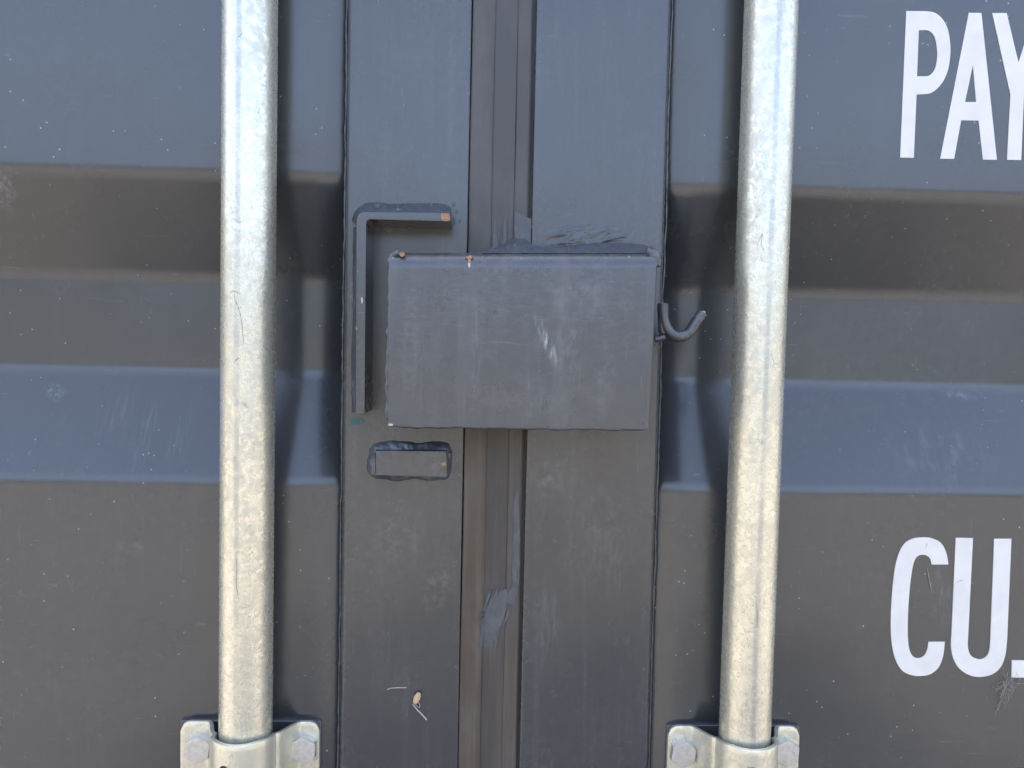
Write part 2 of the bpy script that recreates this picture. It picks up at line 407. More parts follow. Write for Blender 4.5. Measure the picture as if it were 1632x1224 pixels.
def stile(x0, x1, mat, parent, r0=0.005, r1=0.005):
    """folded steel upright: rounded corners on the outside, closed section"""
    bm = bmesh.new(); pts = []
    def arc(cx, cy, r, a0, a1, n=6):
        for k in range(n + 1):
            a = a0 + (a1 - a0) * k / n; pts.append((cx + r * math.cos(a), cy + r * math.sin(a)))
    pts.append((x0, 0.055)); arc(x0 + r0, r0, r0, math.pi, 1.5 * math.pi); arc(x1 - r1, r1, r1, 1.5 * math.pi, 2 * math.pi); pts.append((x1, 0.055))
    zs = [ZB + (ZT - ZB) * k / 60 for k in range(61)]
    rings = [[bm.verts.new((x, y + 0.0003 * noise.noise(Vector((x * 30, 0, z * 9))), z)) for x, y in pts] for z in zs]
    for a, b in zip(rings, rings[1:]):
        for j in range(len(pts)): bm.faces.new((a[j], a[(j + 1) % len(pts)], b[(j + 1) % len(pts)], b[j]))
    bm.faces.new(rings[0]); bm.faces.new(rings[-1])
    return from_bm('stile', bm, mat, parent, True, 50)

XL0, XL1, XR0, XR1 = -0.0955, -0.0141, 0.0282, 0.1180   # edges of the two middle uprights
left = empty('container_door', (-0.6, 0.02, ZB)); right_d = empty('container_door', (0.6, 0.02, ZB))
tag(left, 'left dark grey container door with the L-shaped guard and small welded plate', 'door', 'pair of container doors', 'thing')
tag(right_d, 'right dark grey container door with the lock box, hook and white lettering', 'door', 'pair of container doors', 'thing')
panel(-1.12, XL0 + .004, M_panel_l, left); panel(XR1 - .004, 1.12, M_panel_r, right_d)
s1 = stile(XL0, XL1, M_stile_l, left, .0042, .0015); s2 = stile(XR0, XR1, M_stile_r, right_d, .0012, .0042)
for s, par, mt in ((-1, left, M_stile_l), (1, right_d, M_stile_r)):
    stile(min(s * 1.118, s * 1.168), max(s * 1.118, s * 1.168), mt, par)
    xa, xb = (-1.1178, XL0 - .0003) if s < 0 else (XR1 + .0003, 1.1178)
    from_bm('rail', box_bm(xa, xb, .001, .054, ZT - .10, ZT - .001, .004), mt, par)
    from_bm('rail', box_bm(xa, xb, .001, .054, ZB + .001, ZB + .10, .004), mt, par)

def sealant(x, par, sgn, seed):
    path = []; z = 0.95
    while z < 1.62:
        path.append(Vector((x + sgn * 0.0006 * noise.noise(Vector((seed, 0, z * 60))) + sgn * 0.0008 * noise.noise(Vector((seed, 3, z * 14))), YO - .0004, z))); z += 0.0015
    return from_bm('sealant_bead', tube_bm(path, .0006, 8, .8, 200, 1.0, seed), M_seal, par, True, 80)
sealant(XL0 - .0002, left, -1, 1); sealant(XR1 + .0002, right_d, 1, 2)

# ------------------------------------------------------------------ rubber gaskets between the leaves
def gasket(x0, x1, y0, y1, mat, par, bow=0.0, round_=0.0016, seed=0):
    bm = bmesh.new(); rings = []; n = 10; z = ZB
    zs = [ZB + .002] + [0.95 + k * 0.006 for k in range(115)] + [ZT - .002]
    for z in zs:
        ring = []
        for k in range(n + 1):
            t = k / n; x = x0 + (x1 - x0) * t
            e = min(t, 1 - t) * (x1 - x0)
            yy = y0 - bow * math.sin(math.pi * t) + (round_ - math.sqrt(max(0, round_ ** 2 - (round_ - min(e, round_)) ** 2)))
            yy += 0.0005 * noise.noise(Vector((t * 2 + seed, seed * 3, z * 11)))
            ring.append(bm.verts.new((x + 0.0004 * noise.noise(Vector((seed, 8, z * 8))), yy, z)))
        ring.append(bm.verts.new((x1, y1, z))); ring.append(bm.verts.new((x0, y1, z)))
        rings.append(ring)
    for a, b in zip(rings, rings[1:]):
        L = len(a)
        for j in range(L): bm.faces.new((a[j], a[(j + 1) % L], b[(j + 1) % L], b[j]))
    bm.faces.new(rings[0]); bm.faces.new(rings[-1])
    return from_bm('gasket_lip', bm, mat, par, True, 35)
gasket(XL1 + .0006, 0.0012, 0.0012, 0.03, M_rub_l, left, .0003, .0005, 1)
gasket(0.0012, 0.0160, 0.0022, 0.03, M_rub_m, right_d, -.0005, .0004, 2)
gasket(0.0159, 0.0262, 0.0024, 0.03, M_rub_r, right_d, .0006, .0008, 3)
from_bm('gasket_fin', box_bm(.0262, XR0 + .001, .0065, .03, ZB + .002, ZT - .002), M_rub_m, right_d, smooth=False)
from_bm('gasket_backing', box_bm(XL1 - .001, XR0 + .001, 0.031, 0.036, ZB + .002, ZT - .002), M_rub_m, right_d, smooth=False)

# ------------------------------------------------------------------ locking bars
def locking_bar(x, mat, label):
    n = 40; r = 0.0165; bm = bmesh.new(); rings = []
    zs = [0.06] + [0.95 + k * 0.02 for k in range(34)] + [2.54]
    for z in zs:
        rings.append([bm.verts.new((x + r * math.cos(2 * math.pi * k / n), YP + r * math.sin(2 * math.pi * k / n), z)) for k in range(n)])
    for a, b in zip(rings, rings[1:]):
        for j in range(n): bm.faces.new((a[j], a[(j + 1) % n], b[(j + 1) % n], b[j]))
    bm.faces.new(rings[0]); bm.faces.new(rings[-1])
    o = from_bm('locking_bar', bm, mat, None, True, 50)
    tag(o, label, 'locking bar', 'vertical locking bars')
    return o
locking_bar(PXL, M_bar_l, 'galvanised steel locking bar standing upright left of the L-shaped guard')
locking_bar(PXR, M_bar_r, 'galvanised steel locking bar standing upright right of the hook, beside the lettering')

# ------------------------------------------------------------------ bearing brackets at the foot of the frame
def bearing_bracket(xc, ztop, x0, x1, par, bolts, hole_dx):
    yE = YO - .0065                                     # front of the ears
    rH = 0.0203; yc = YP; hump_top = yc - rH
    prof = []                                           # front line of the pressed plate
    xe = 0.0235
    def add(x, y): prof.append(Vector((x, y)))
    for k in range(8): add(x0 + (xc - 0.0315 - x0) * k / 7, yE)
    for k in range(1, 9):                               # sweep out of the ear
        t = k / 9; s = t * t * (3 - 2 * t)
        add(xc - 0.0315 + (0.0315 - rH * 0.985) * t, yE + (yc - 0.003 - yE) * s)
    for k in range(0, 21):
        a = math.pi + math.pi * k / 20
        add(xc + rH * math.cos(a), yc - 0.003 + (rH - 0.003 + .0025) * math.sin(a))
    for k in range(8, 0, -1):
        t = k / 9; s = t * t * (3 - 2 * t)
        add(xc + 0.0315 - (0.0315 - rH * 0.985) * t, yE + (yc - 0.003 - yE) * s)
    for k in range(7, -1, -1): add(x1 + (xc + 0.0315 - x1) * k / 7, yE)
    nv = 26; zb = ztop - 0.105; rc = 0.007
    bm = bmesh.new(); grid = []
    for p in prof:
        e = min(p.x - x0, x1 - p.x)
        drop = rc - math.sqrt(max(0, rc * rc - (rc - min(e, rc)) ** 2))
        lift = 0.0050 * max(0.0, min(1.0, (yE - p.y) / 0.034)) ** 1.2
        zt = ztop - drop + lift; zbb = zb + drop
        grid.append([bm.verts.new((p.x, p.y, zt + (zbb - zt) * j / nv)) for j in range(nv + 1)])
    for a, b in zip(grid, grid[1:]):
        for j in range(nv): bm.faces.new((a[j], b[j], b[j + 1], a[j + 1]))
    bmesh.ops.recalc_face_normals(bm, faces=bm.faces[:])
    bm.faces.ensure_lookup_table()
    flip = bm.faces[0].normal.y > 0
    if flip: bmesh.ops.reverse_faces(bm, faces=bm.faces[:])
    bmesh.ops.solidify(bm, geom=bm.faces[:], thickness=0.0028)
    me = bpy.data.meshes.new('bearing_bracket'); bm.to_mesh(me); bm.free()
    o = link('bearing_bracket', me, M_galv, par, True, 50)
    bv = o.modifiers.new('edge', 'BEVEL'); bv.width = 0.0007; bv.segments = 2; bv.limit_method = 'ANGLE'; bv.angle_limit = R(50)
    # grease hole through the hump
    hz = P(378 if xc < 0 else 1178, 1229, hump_top).z
    cb = bmesh.new(); bmesh.ops.create_cone(cb, cap_ends=True, segments=20, radius1=.0042, radius2=.0042, depth=.016)
    cb.transform(Matrix.Translation((xc + hole_dx, hump_top + .001, hz)) @ Matrix.Rotation(R(90), 4, 'X'))
    cme = bpy.data.meshes.new('cut'); cb.to_mesh(cme); cb.free(); co = bpy.data.objects.new('cut', cme); scene.collection.objects.link(co)
    bo = o.modifiers.new('hole', 'BOOLEAN'); bo.object = co; bo.operation = 'DIFFERENCE'; bo.solver = 'EXACT'
    dg = bpy.context.evaluated_depsgraph_get(); new = bpy.data.meshes.new_from_object(o.evaluated_get(dg))
    o.modifiers.clear(); o.data = new; bpy.data.objects.remove(co)
    for p in new.polygons: p.use_smooth = True
    new.set_sharp_from_angle(angle=R(35))
    b2 = from_bm('backing_plate', box_bm(x0 - (.0012 if xc < 0 else 0), x1 + (0 if xc < 0 else .0012), YO - .0030, YO + .003, zb - .001, ztop - .0012, .0004, 1), M_seal, o)
    for bx, bz, rot in bolts: bolt(bx, bz, yE, rot, o)
    return o

def bolt(x, z, y, rot, par):
    bm = bmesh.new()
    bmesh.ops.create_cone(bm, cap_ends=True, segments=6, radius1=.0094, radius2=.0094, depth=.0062)
    es = [e for e in bm.edges if all(v.co.z > 0 for v in e.verts)]
    bmesh.ops.bevel(bm, geom=es, offset=.0009, segments=2, profile=.6, affect='EDGES')
    es = [e for e in bm.edges if abs(e.verts[0].co.z - e.verts[1].co.z) > .004]
    bmesh.ops.bevel(bm, geom=es, offset=.0004, segments=2, profile=.5, affect='EDGES')
    # raised strength marks on the head
    for k in range(5):
        a = 2.2 * k + rot; c = Vector((.0048 * math.cos(a), .0048 * math.sin(a), .00315))
        r = bmesh.ops.create_cube(bm, size=1.0)
        for v in r['verts']: v.co = c + Vector((v.co.x * .0022 * math.cos(a * 2) - v.co.y * .0006, v.co.x * .0022 * math.sin(a * 2) + v.co.y * .0006, v.co.z * .0005))
    bm.transform(Matrix.Translation((x, y - .0031, z)) @ Matrix.Rotation(R(90), 4, 'X') @ Matrix.Rotation(rot, 4, 'Z'))
    return from_bm('bolt', bm, M_bolt, par, True, 35)

def zx(px, py, Y=YO - .0065): p = P(px, py, Y); return p.x, p.z
Yb = YO - .0125
bearing_bracket(PXL, zx(400, 1150)[1], zx(287, 1180)[0], zx(509, 1180)[0], left,
                [(*zx(313, 1197, Yb), -.12), (*zx(482.5, 1197, Yb), .02)], -.006)
bearing_bracket(PXR, zx(1170, 1157.5)[1], zx(1064, 1190)[0], zx(1274, 1190)[0], right_d,
                [(*zx(1090, 1204, Yb), -.14), (*zx(1255, 1202, Yb), -.03)], -.003)

# ------------------------------------------------------------------ lock box, folded from sheet, open below
YB = -0.050
def make_lock_box():
    c = [P(620, 400, YB), P(1048.5, 399.5, YB), P(1038, 684, YB), P(617.5, 678, YB)]   # TL TR BR BL
    bm = bmesh.new()
    fr = [bm.verts.new(p) for p in c]; bk = [bm.verts.new((p.x, 0.0003, p.z)) for p in c]
    bm.faces.new(fr)
    top = bm.faces.new((fr[0], fr[1], bk[1], bk[0])); bm.faces.new((fr[1], fr[2], bk[2], bk[1])); bm.faces.new((fr[3], fr[0], bk[0], bk[3]))
    bmesh.ops.recalc_face_normals(bm, faces=bm.faces[:])
    if sum((f.normal.y for f in bm.faces)) > 0: bmesh.ops.reverse_faces(bm, faces=bm.faces[:])
    def edge(a, b): return next(e for e in bm.edges if set(e.verts) == {a, b})
    et, er, el = edge(fr[0], fr[1]), edge(fr[1], fr[2]), edge(fr[0], fr[3])
    bmesh.ops.bevel(bm, geom=[et], offset=.0105, segments=8, profile=.5, affect='EDGES')
    rights = [e for e in bm.edges if len(e.link_faces) == 2 and all(v.co.x > .09 for v in e.verts) and abs(e.verts[0].co.z - e.verts[1].co.z) > .05 and all(v.co.y < YB + .001 for v in e.verts)]
    lefts = [e for e in bm.edges if len(e.link_faces) == 2 and all(v.co.x < -.05 for v in e.verts) and abs(e.verts[0].co.z - e.verts[1].co.z) > .05 and all(v.co.y < YB + .001 for v in e.verts)]
    bmesh.ops.bevel(bm, geom=rights, offset=.0070, segments=6, profile=.5, affect='EDGES')
    bmesh.ops.bevel(bm, geom=lefts, offset=.0010, segments=3, profile=.5, affect='EDGES')
    bmesh.ops.solidify(bm, geom=bm.faces[:], thickness=.0035)
    return from_bm('lock_box', bm, M_box, right_d, True, 40)
lockbox = make_lock_box()

def line(pts, Y, step=.0012):
    return spline([P(x, y, Y) for x, y in pts], step)
def weld(pts, Y, rad, par, lump=.5, flat=.7, seed=0, freq=160, mat=None, name='weld_bead'):
    return from_bm(name, tube_bm(line(pts, Y), rad, 10, lump, freq, flat, seed, .04), mat or M_weld, par, True, 80)
# weld along the top of the box (on the right upright and over the gasket) and lumps at the folded corners
def fillet(par):
    """big brushed-over fillet weld from the door up to the folded top of the box"""
    bm = bmesh.new(); rows = []; n = 150; m_ = 16
    top = [(770, 403), (786, 397), (800, 391), (812, 384), (822, 379), (836, 381), (850, 390), (865, 393), (890, 391), (925, 389), (960, 386), (1000, 388), (1025, 389), (1042, 397), (1048, 408)]
    for i in range(n + 1):
        px = 770 + 278 * i / n
        k = next(j for j in range(len(top) - 1) if top[j + 1][0] >= px); u = (px - top[k][0]) / (top[k + 1][0] - top[k][0])
        py = top[k][1] * (1 - u) + top[k + 1][1] * u + 1.6 * noise.noise(Vector((px * .09, 0, 1)))
        A = P(px, py, .0004); Bq = P(px, 403.6, YB + .006); row = []
        for j in range(m_ + 1):
            t = j / m_; q = A.lerp(Bq, t)
            bul = math.sin(math.pi * t) * (.0018 + .0022 * noise.noise(Vector((px * .05, t * 2.5, 3))))
            bul += .0018 * noise.noise(Vector((px * .13, t * 6, 7))) * math.sin(math.pi * t)
            q += Vector((0, -.75, .66)) * bul; row.append(bm.verts.new(q))
        rows.append(row + [bm.verts.new((A.x, .001, Bq.z - .004))])
    for a, b in zip(rows, rows[1:]):
        for j in range(len(a)): bm.faces.new((a[j], a[(j + 1) % len(a)], b[(j + 1) % len(a)], b[j]))
    bm.faces.new(rows[0]); bm.faces.new(rows[-1])
    return from_bm('weld_bead', bm, M_weld, par, True, 70)
fillet(lockbox)
weld([(862, 391), (880, 397), (905, 396), (925, 389)], -.0045, .0010, lockbox, .6, .8, 5, 300)
weld([(1030, 401), (1040, 404), (1046, 414), (1044, 424)], YB + .0052, .0030, lockbox, .6, .8, 6, 260)
weld([(636, 403), (627, 408), (623, 418)], YB + .0046, .0026, lockbox, .6, .8, 7, 260)
weld([(622, 425), (620, 520), (618, 600), (617, 670)], YB + .006, .0014, lockbox, .8, .9, 8, 260)
weld([(620, 678.5), (700, 679.5), (800, 681), (900, 682.5), (1034, 684)], YB + .0018, .0011, lockbox, .8, 1.0, 9, 130)
# wrinkled skins of thick paint brushed above the weld
bm = bmesh.new(); NX, NZ = 150, 44; gr = []
for i in range(NX + 1):
    col_ = []
    for j in range(NZ + 1):
        u, v = i / NX, j / NZ; px, py = 852 + 168 * u, 350 + 46 * v
        q = P(px, py, 0); fall = max(0, min(1, 4 * u, 5 * (1 - u))) * max(0, min(1, 3.2 * (v - .28 * (2 * u - 1.1) ** 2)))
        wx = px + 9 * noise.noise(Vector((px * .02, py * .05, 1))) ; wy = py + .28 * px + 7 * noise.noise(Vector((px * .025, py * .04, 4)))
        rd = (1 - min(1, 2.2 * abs(noise.noise(Vector((wx * .010, wy * .075, 2)))))) ** 3 + .5 * (1 - min(1, 2 * abs(noise.noise(Vector((wx * .03, wy * .16, 6)))))) ** 3
        q.y = .0007 - fall * (.00095 + .0010 * rd * (.35 + .65 * v)); col_.append(bm.verts.new(q))
    gr.append(col_)
for a_, b_ in zip(gr, gr[1:]):
    for j in range(NZ): bm.faces.new((a_[j], b_[j], b_[j + 1], a_[j + 1]))
o = from_bm('paint_wrinkle', bm, M_stile_r, s2, True, 80)
if o.data.polygons[0].normal.y > 0: o.data.flip_normals()
weld([(1009, 395), (1011, 391), (1012, 390)], -.006, .0011, lockbox, .3, 1, 2)

def fillet_strip(outer, inner, Yin, par, bulge=.0010, rough=.0008, closed=False, n=160, m_=10, seed=0.0, Yout=.0004):
    """lumpy weld between a line on the door (outer, at Yout) and a line on the welded piece (inner, at Yin); photo pixels"""
    def resample(pts, Y):
        w_ = spline([P(x, y, Y) for x, y in (pts + pts[:1] if closed else pts)], .0008)
        L = [0.0]
        for p, q in zip(w_, w_[1:]): L.append(L[-1] + (q - p).length)
        out = []; j = 0
        for i in range(n + 1):
            t = L[-1] * i / n
            while j < len(L) - 2 and L[j + 1] < t: j += 1
            u = (t - L[j]) / max(1e-9, L[j + 1] - L[j]); out.append(w_[j].lerp(w_[j + 1], u))
        return out
    A, B = resample(outer, Yout), resample(inner, Yin); bm = bmesh.new(); rows = []
    for i, (p, q) in enumerate(zip(A, B)):
        w0 = p + (p - q).normalized() * (.0020 * noise.noise(p * 95 + Vector((seed, 0, 0))) + .0007 * noise.noise(p * 330)); w0.y = Yout
        nrm = Vector((w0.x - q.x, -abs(Yin - Yout) - .0005, w0.z - q.z)).normalized(); row = []
        for j in range(m_ + 1):
            t = j / m_; c = w0.lerp(q, t); k = math.sin(math.pi * t)
            row.append(bm.verts.new(c + nrm * k * (bulge + rough * noise.noise(c * 190 + Vector((seed, 0, 0))) + .5 * rough * noise.noise(c * 480))))
        row.append(bm.verts.new((q.x, Yout + .0008, q.z)))
        rows.append(row)
    if closed: rows[-1] = rows[0]
    for a, b in zip(rows, rows[1:]):
        for j in range(len(a)): bm.faces.new((a[j], a[(j + 1) % len(a)], b[(j + 1) % len(a)], b[j]))
    if not closed: bm.faces.new(rows[0]); bm.faces.new(rows[-1])
    return from_bm('weld_bead', bm, M_weld, par, True, 70)

# ------------------------------------------------------------------ hook on the side of the box
hp = [P(x, y, -.024) for x, y in ((1056.5, 484), (1057, 503), (1060, 517), (1066.5, 528.5), (1076, 535.5), (1087, 536.5), (1096.5, 531), (1104, 521.5), (1111.5, 510), (1120, 498.5))]
hook = from_bm('hook', tube_bm(spline(hp, .0012), .0036, 14, .06, 300, 1.0, 1), M_trim, right_d, True, 50)
weld([(1054, 482), (1055, 510), (1056, 533)], -.024, .0022, hook, .7, .9, 3, 240)
weld([(1059, 536), (1052, 539), (1044, 540)], -.022, .0022, hook, .5, .9, 4, 240)
bmh = bmesh.new(); bmesh.ops.create_uvsphere(bmh, u_segments=8, v_segments=6, radius=.0009); bmh.transform(Matrix.Translation(P(1120.5, 497.5, -.0264)) @ Matrix.Diagonal((1.8, .5, .9, 1)))
from_bm('bare_chip', bmh, M_bare, hook)

# ------------------------------------------------------------------ L-shaped guard on the left door
YG = -0.030
def arc2(cx, cy, r, a0, a1, n=5): return [(cx + r * math.cos(R(a0 + (a1 - a0) * k / n)), cy + r * math.sin(R(a0 + (a1 - a0) * k / n))) for k in range(n + 1)]
ol = [(566.5, 660), (567.5, 355)] + arc2(581, 350, 13, 180, 265) + [(716, 338.5), (717.5, 340), (717.5, 352.5), (716, 353.5)] + [(590, 350)] + arc2(590, 356, 6, 270, 180)[1:] + [(581.5, 658), (579, 661)]
guard = from_bm('guard_bracket', extrude_outline([P(x, y, YG) for x, y in ol], YG, .0002, .0008), M_trim, left, True, 35)
fillet_strip([(561, 352), (566, 338), (580, 326), (600, 323), (640, 325.5), (680, 323), (708, 325), (719, 331)], [(567.5, 358), (568.5, 348), (573, 341), (585, 338.5), (640, 338.5), (680, 338.5), (706, 338.5), (716.5, 339)], YG + .004, guard, .0016, .0024, seed=1.0)
fillet_strip([(560.5, 657), (560, 600), (561, 520), (561.5, 440), (562, 362)], [(567, 657), (567, 600), (567.2, 520), (567.4, 440), (567.6, 362)], YG + .016, guard, .0008, .0016, seed=2.0)
for pts, Y, mt, nm in (([(703, 341), (712, 339.5), (716.5, 343), (717, 351), (710, 352.5), (704, 350)], YG - .0003, M_rust, 'rust_chip'),
                       ([(567, 520), (569.5, 523), (568.5, 527), (567, 526)], YG - .0003, M_rust, 'rust_chip'),
                       ([(576, 473), (578.5, 478), (577, 484), (575.5, 480)], YG - .0003, M_bare, 'bare_chip'),
                       ([(723, 320), (726, 325), (722, 329), (720, 325)], -.0004, M_green, 'green_chip'), ([(727, 334), (731, 336), (727, 340), (725, 338)], -.0004, M_green, 'green_chip'),
                       ([(718, 350), (724, 347), (726, 355), (720, 359), (715, 356)], -.0004, M_green, 'green_chip'), ([(731, 351), (735, 350), (732, 355)], -.0004, M_green, 'green_chip'),
                       ([(556, 669), (562, 666), (578, 667), (579, 674), (568, 678), (557, 676)], -.0004, M_green, 'green_chip')):
    o = from_bm(nm, extrude_outline([P(x, y, Y) for x, y in smooth_loop(pts, 3)], Y, Y + .0008), mt, guard)
for pts, mt, nm in (([(745, 408), (751, 407), (754, 410), (750.5, 413), (750, 418), (746, 418), (745.5, 413), (742, 410)], M_rust, 'rust_chip'), ([(637, 403), (643, 402), (645, 406), (641, 409), (637, 407)], M_rust, 'rust_chip'),
                ([(620, 675), (626, 676), (625, 678.5), (619, 678)], M_bare, 'bare_chip'), ([(746, 419), (749.5, 419), (749, 426), (746.5, 425)], M_bare, 'bare_chip')):
    yy = YB + (.0008 if pts[0][1] < 412 else -.0003)
    from_bm(nm, extrude_outline([P(x, y, yy) for x, y in smooth_loop(pts, 3)], yy, yy + .003), mt, lockbox)

# ------------------------------------------------------------------ small plate welded under the box
plate = from_bm('welded_plate', extrude_outline([P(x, y, -.0105) for x, y in ((598, 718), (712, 718.5), (713, 759), (711, 761.5), (599, 758))], -.0105, .0004, .0007), M_trim, left, True, 35)
fillet_strip([(588, 722), (594, 710), (612, 704), (640, 701.5), (670, 704), (700, 702.5), (716, 706), (721, 722), (720, 742), (714, 761), (700, 765), (660, 764), (625, 766), (602, 762), (588, 754), (583.5, 738)],
             [(598, 724), (598.5, 718.5), (612, 718), (640, 718.2), (670, 718.3), (700, 718.4), (711, 718.6), (712.3, 726), (712.6, 742), (712, 760), (700, 760.5), (660, 759.5), (625, 758.5), (602, 758), (598.5, 752), (598.2, 738)], -.0052, plate, .0012, .0012, True, 220, seed=4.0)
from_bm('rust_chip', extrude_outline([P(x, y, -.0108) for x, y in smooth_loop([(703, 738), (709, 736), (712, 740), (707, 743), (702, 741)], 3)], -.0108, -.0100), M_rust, plate)

# ------------------------------------------------------------------ paint smears on the gasket
def gasket_y(x):
    return .0008 if x < .0012 else (.0019 if x < .0160 else .0016)
def smear(x0, x1, y0, y1, inside, step=.9):
    """thin brushed skin of paint lying on the stepped rubber; inside(px, py) > 0 where paint is"""
    bm = bmesh.new(); vd = {}
    def vert(i, j):
        if (i, j) not in vd:
            q = P(x0 + i * step, y0 + j * step, .003); q.y = gasket_y(q.x) - .00035 - .0002 * noise.noise(Vector((i * .3, j * .07, 0)))
            vd[(i, j)] = bm.verts.new(q)
        return vd[(i, j)]
    for i in range(int((x1 - x0) / step)):
        for j in range(int((y1 - y0) / step)):
            if inside(x0 + (i + .5) * step, y0 + (j + .5) * step) > 0:
                bm.faces.new((vert(i, j), vert(i + 1, j), vert(i + 1, j + 1), vert(i, j + 1)))
    bmesh.ops.recalc_face_normals(bm, faces=bm.faces[:])
    me = bpy.data.meshes.new('paint_smear'); bm.to_mesh(me); bm.free()
    if sum(p.normal.y for p in me.polygons) > 0: me.flip_normals()
    return link('paint_smear', me, M_smear, right_d, True)
def streaks(px, py, lean, fu, fv, seed):
    u = px + lean * py
    return noise.noise(Vector((u * fu, py * fv, seed))) + .5 * noise.noise(Vector((u * fu * 2.3, py * fv * 2, seed + 5)))
def blob(px, py):                                       # the broad brush dab with bristle lines
    t = (1033 - py) / 105; c = 776 + 34 * t - 6 * math.sin(t * 3.1); hw = 15 + 9 * math.sin(min(1, max(0, t)) * 2.6)
    d = 1 - abs(px - c) / hw; e = min(1, (py - 930) / 26, (1034 - py) / 9)
    return min(d * 1.6, e * 1.1) - .36 + 1.0 * streaks(px, py, .32, .36, .030, 2.0)
smear(744, 832, 925, 1040, blob)
def tail(px, py):                                       # the run of paint along the right lip above it
    c = 826 - .055 * (py - 790) + 2.5 * math.sin(py * .03); hw = 3.2 + 3.2 * min(1, max(0, (py - 785) / 60)) 
    return (1 - abs(px - c) / hw) * 1.2 - .15 + .7 * streaks(px, py, .05, .33, .02, 6.0) - (.8 if py < 784 else 0)
smear(806, 834, 780, 962, tail)
smear(816, 849, 338, 398, lambda px, py: min((px - 820) / 4, (846.5 - px) / 2, (py - 343) / 4 - .12 * (px - 832)) + .5 * streaks(px, py, 0, .4, .05, 3))
smear(798, 812, 342, 398, lambda px, py: 1 - abs(px - 805.5 + .05 * (py - 345)) / (1.2 + .06 * (py - 345)) + .5 * streaks(px, py, 0, .4, .05, 4))
smear(782, 798, 350, 398, lambda px, py: 1 - abs(px - 789) / (.8 + .08 * (py - 350)) + .6 * streaks(px, py, 0, .4, .06, 8))

# ------------------------------------------------------------------ white lettering on the right door
def letter(outer, holes, u0, v0, par):
    k = 592 / 1632; YL = YO - .0005
    bm = bmesh.new()
    for lp in [outer] + holes:
        vs_ = [bm.verts.new(P(u0 + k * x, v0 + k * y, YL)) for x, y in lp]
        for a, b in zip(vs_, vs_[1:] + vs_[:1]): bm.edges.new((a, b))
    bmesh.ops.triangle_fill(bm, use_beauty=True, use_dissolve=False, edges=bm.edges[:])
    r = bmesh.ops.extrude_face_region(bm, geom=bm.faces[:])
    for v in [g for g in r['geom'] if isinstance(g, bmesh.types.BMVert)]: v.co.y += .0009
    return from_bm('letter', bm, M_white, par, False)
def curve(*pts):
    """smooth open curve through pts as 2-tuples"""
    return [(v.x, v.y) for v in spline([Vector((*p, 0)) for p in pts], 9)]
letter([(1115, 48)] + curve((1200, 49), (1240, 56), (1275, 85), (1299, 135), (1309, 215), (1301, 295), (1281, 350), (1252, 388), (1222, 409), (1200, 413)) + [(1160, 415), (1148, 693), (1088, 692)],
       [[(1170, 132)] + curve((1205, 132), (1226, 142), (1243, 172), (1251, 230), (1247, 280), (1234, 315), (1215, 332), (1200, 335)) + [(1162, 335)]], 1040, 0, right_d)
letter([(1390, 56), (1445, 57), (1513, 702), (1452, 701), (1433, 530), (1356, 528), (1325, 698), (1264, 697)], [[(1408, 283), (1422, 448), (1373, 448)]], 1040, 0, right_d)
letter([(1493, 57), (1556, 57), (1608, 275), (1678, 58), (1740, 58), (1632, 418), (1620, 703), (1558, 702), (1573, 415)], [], 1040, 0, right_d)
letter(curve((1300, 330), (1291, 280), (1268, 236), (1228, 215), (1185, 211), (1140, 218), (1102, 245), (1075, 305), (1060, 385), (1050, 500), (1047, 600), (1052, 680), (1068, 748), (1096, 795), (1135, 815), (1175, 820), (1222, 811), (1258, 780), (1277, 730), (1284, 670))
       + curve((1213, 670), (1208, 702), (1195, 730), (1170, 742), (1146, 735), (1129, 705), (1122, 650), (1122, 560), (1128, 460), (1138, 370), (1149, 318), (1164, 294), (1185, 287), (1208, 292), (1222, 308), (1227, 330)), [], 1040, 780, right_d)
letter([(1333, 213), (1408, 214)] + curve((1387, 640), (1386, 695), (1400, 731), (1435, 747), (1464, 738), (1480, 710), (1485, 660)) + [(1502, 217), (1577, 217)]
       + curve((1558, 660), (1550, 728), (1530, 780), (1493, 812), (1440, 824), (1390, 815), (1346, 785), (1321, 740), (1312, 690), (1314, 640)), [], 1040, 780, right_d)
letter([(1580, 751), (1655, 752), (1652, 828), (1578, 826)], [], 1040, 780, right_d)

# ------------------------------------------------------------------ bits caught on the doors
husk = empty('dry_husk', P(664, 1120, -.001))
tag(husk, 'tiny dry tan seed husk with stalk stuck below the welded plate', 'husk')
bm = bmesh.new()
tip, bot = P(668, 1104, -.0022), P(661, 1121, -.0022); ax = bot - tip; sd2 = Vector((ax.z, 0, -ax.x)).normalized()
rings = []
for k in range(9):
    t = k / 8; c = tip + ax * t; wd = .0022 * math.sin(math.pi * min(1, .12 + t * .72)) ** .8
    rings.append([bm.verts.new(c + sd2 * wd * math.cos(a) + Vector((0, -abs(wd) * .5 * math.sin(a), 0))) for a in [2 * math.pi * j / 8 for j in range(8)]])
for a, b in zip(rings, rings[1:]):
    for j in range(8): bm.faces.new((a[j], a[(j + 1) % 8], b[(j + 1) % 8], b[j]))
bm.faces.new(rings[0]); bm.faces.new(rings[-1])
from_bm('shell', bm, M_husk, husk)
from_bm('stalk', tube_bm(line([(658, 1122), (664, 1130), (672, 1138), (680, 1147)], -.0009, .0008), .00045, 6, .3, 500), M_stalk, husk)
from_bm('stalk', tube_bm(line([(662, 1123), (668, 1128), (669, 1123), (666, 1118)], -.0012, .0008), .0003, 6, .3, 500), M_web, husk)
th = from_bm('fibre', tube_bm(line([(617, 1099), (622, 1097), (634, 1096), (648, 1096)], -.0003, .0008), .00028, 6, .3, 500), M_stalk)
tag(th, 'short pale fibre lying beside the seed husk', 'fibre')
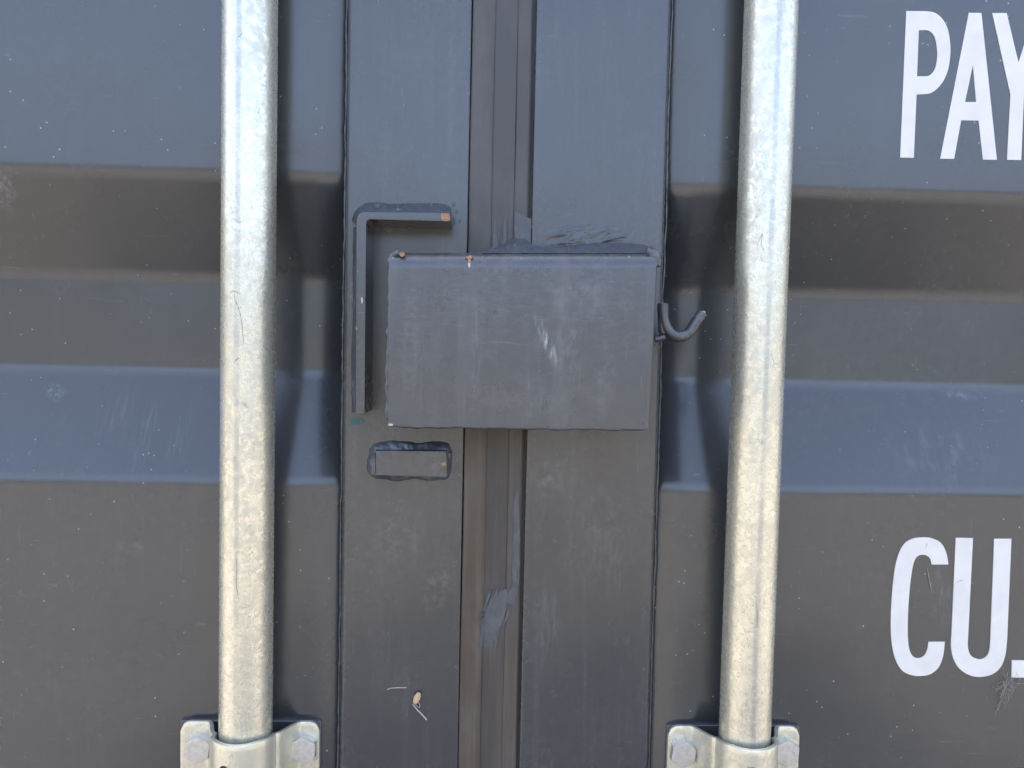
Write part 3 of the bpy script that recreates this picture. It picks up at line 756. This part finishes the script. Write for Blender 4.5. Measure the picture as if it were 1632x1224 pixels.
bm = bmesh.new()
for k in range(46):
    a = (1607 + random.gauss(0, 7), 1090 + random.gauss(0, 8)); b = (a[0] - abs(random.gauss(3, 6)), a[1] + random.gauss(9, 11)); mid = ((a[0] + b[0]) / 2 + random.gauss(0, 3), (a[1] + b[1]) / 2 + random.gauss(0, 3))
    tube_bm(line([a, mid, b], YO - .0006 - random.random() * .002, .002), .00008, 4, bm=bm)
for a, b in (((1594, 1072), (1614, 1088)), ((1614, 1088), (1632, 1089)), ((1604, 1092), (1590, 1132)), ((1598, 1100), (1586, 1140))):
    tube_bm(line([a, ((a[0] + b[0]) / 2 + 1, (a[1] + b[1]) / 2 + 1), b], YO - .001, .002), .00010, 4, bm=bm)
wb = from_bm('cobweb', bm, M_web); tag(wb, 'dusty cobweb tuft hanging under the white letter U', 'cobweb')

# ------------------------------------------------------------------ old scratch marks on the bars and rubbed marks on the letters
M_mark = simple('dark_mark', (0.26, 0.225, 0.19), 0.7, 0, 0.4, 900)
bars = [o for o in bpy.data.objects if o.name.startswith('locking_bar')]
def bar_mark(bar, xa, pts, rad=.00017):
    out = []
    for p in spline([P(x, y, YP - .016) for x, y in pts], .0006):
        dx = max(-.0155, min(.0155, p.x - xa)); out.append(Vector((p.x, YP - math.sqrt(.0165 ** 2 - dx * dx) + rad * .3, p.z + .0003 * noise.noise(p * 900))))
    from_bm('scratch_mark', tube_bm(out, rad, 6, .7, 900, 1.0, xa, .2), M_mark, bar, True, 80)
bl, br = (bars[0], bars[1]) if bars[0].data.vertices[0].co.x < 0 else (bars[1], bars[0])
for pts in ([(366, 467), (372, 464), (379, 466), (384, 470)], [(373, 466), (376, 480), (382, 496), (386, 518), (388, 545), (387, 556)], [(372, 579), (376, 574), (382, 570)], [(385, 640), (390, 646), (396, 651)],
            [(379, 60), (384, 56), (387, 49)], [(376, 880), (378, 905), (377, 930), (381, 955)]):
    bar_mark(bl, PXL, pts)
for pts in ([(1208, 392), (1212, 380), (1216, 372), (1214, 388), (1218, 400)], [(1228, 560), (1231, 572), (1236, 580), (1242, 578)], [(1205, 960), (1207, 985), (1204, 1000)]): bar_mark(br, PXR, pts, .00014)
letters = sorted([o for o in bpy.data.objects if o.name.startswith('letter')], key=lambda o: o.name)
for k_, pts in ((3, [(1477, 864), (1477, 870), (1475, 874)]), (4, [(1523, 930), (1528, 926), (1536, 925)]), (3, [(1478, 905), (1481, 925), (1486, 945)])):
    from_bm('rub_mark', tube_bm(line(pts, YO - .00052, .0006), .00022, 6, .8, 900, .4, 1, .3), M_web, letters[k_], True, 80)
for o, t in ((lockbox, 'dark grey folded steel lock box, open at the bottom'), (hook, 'small painted rod hook on the right side of the lock box'), (guard, 'L-shaped flat bar guard with rusty tip'), (plate, 'small rectangular steel plate welded below the lock box')):
    o['label'] = t
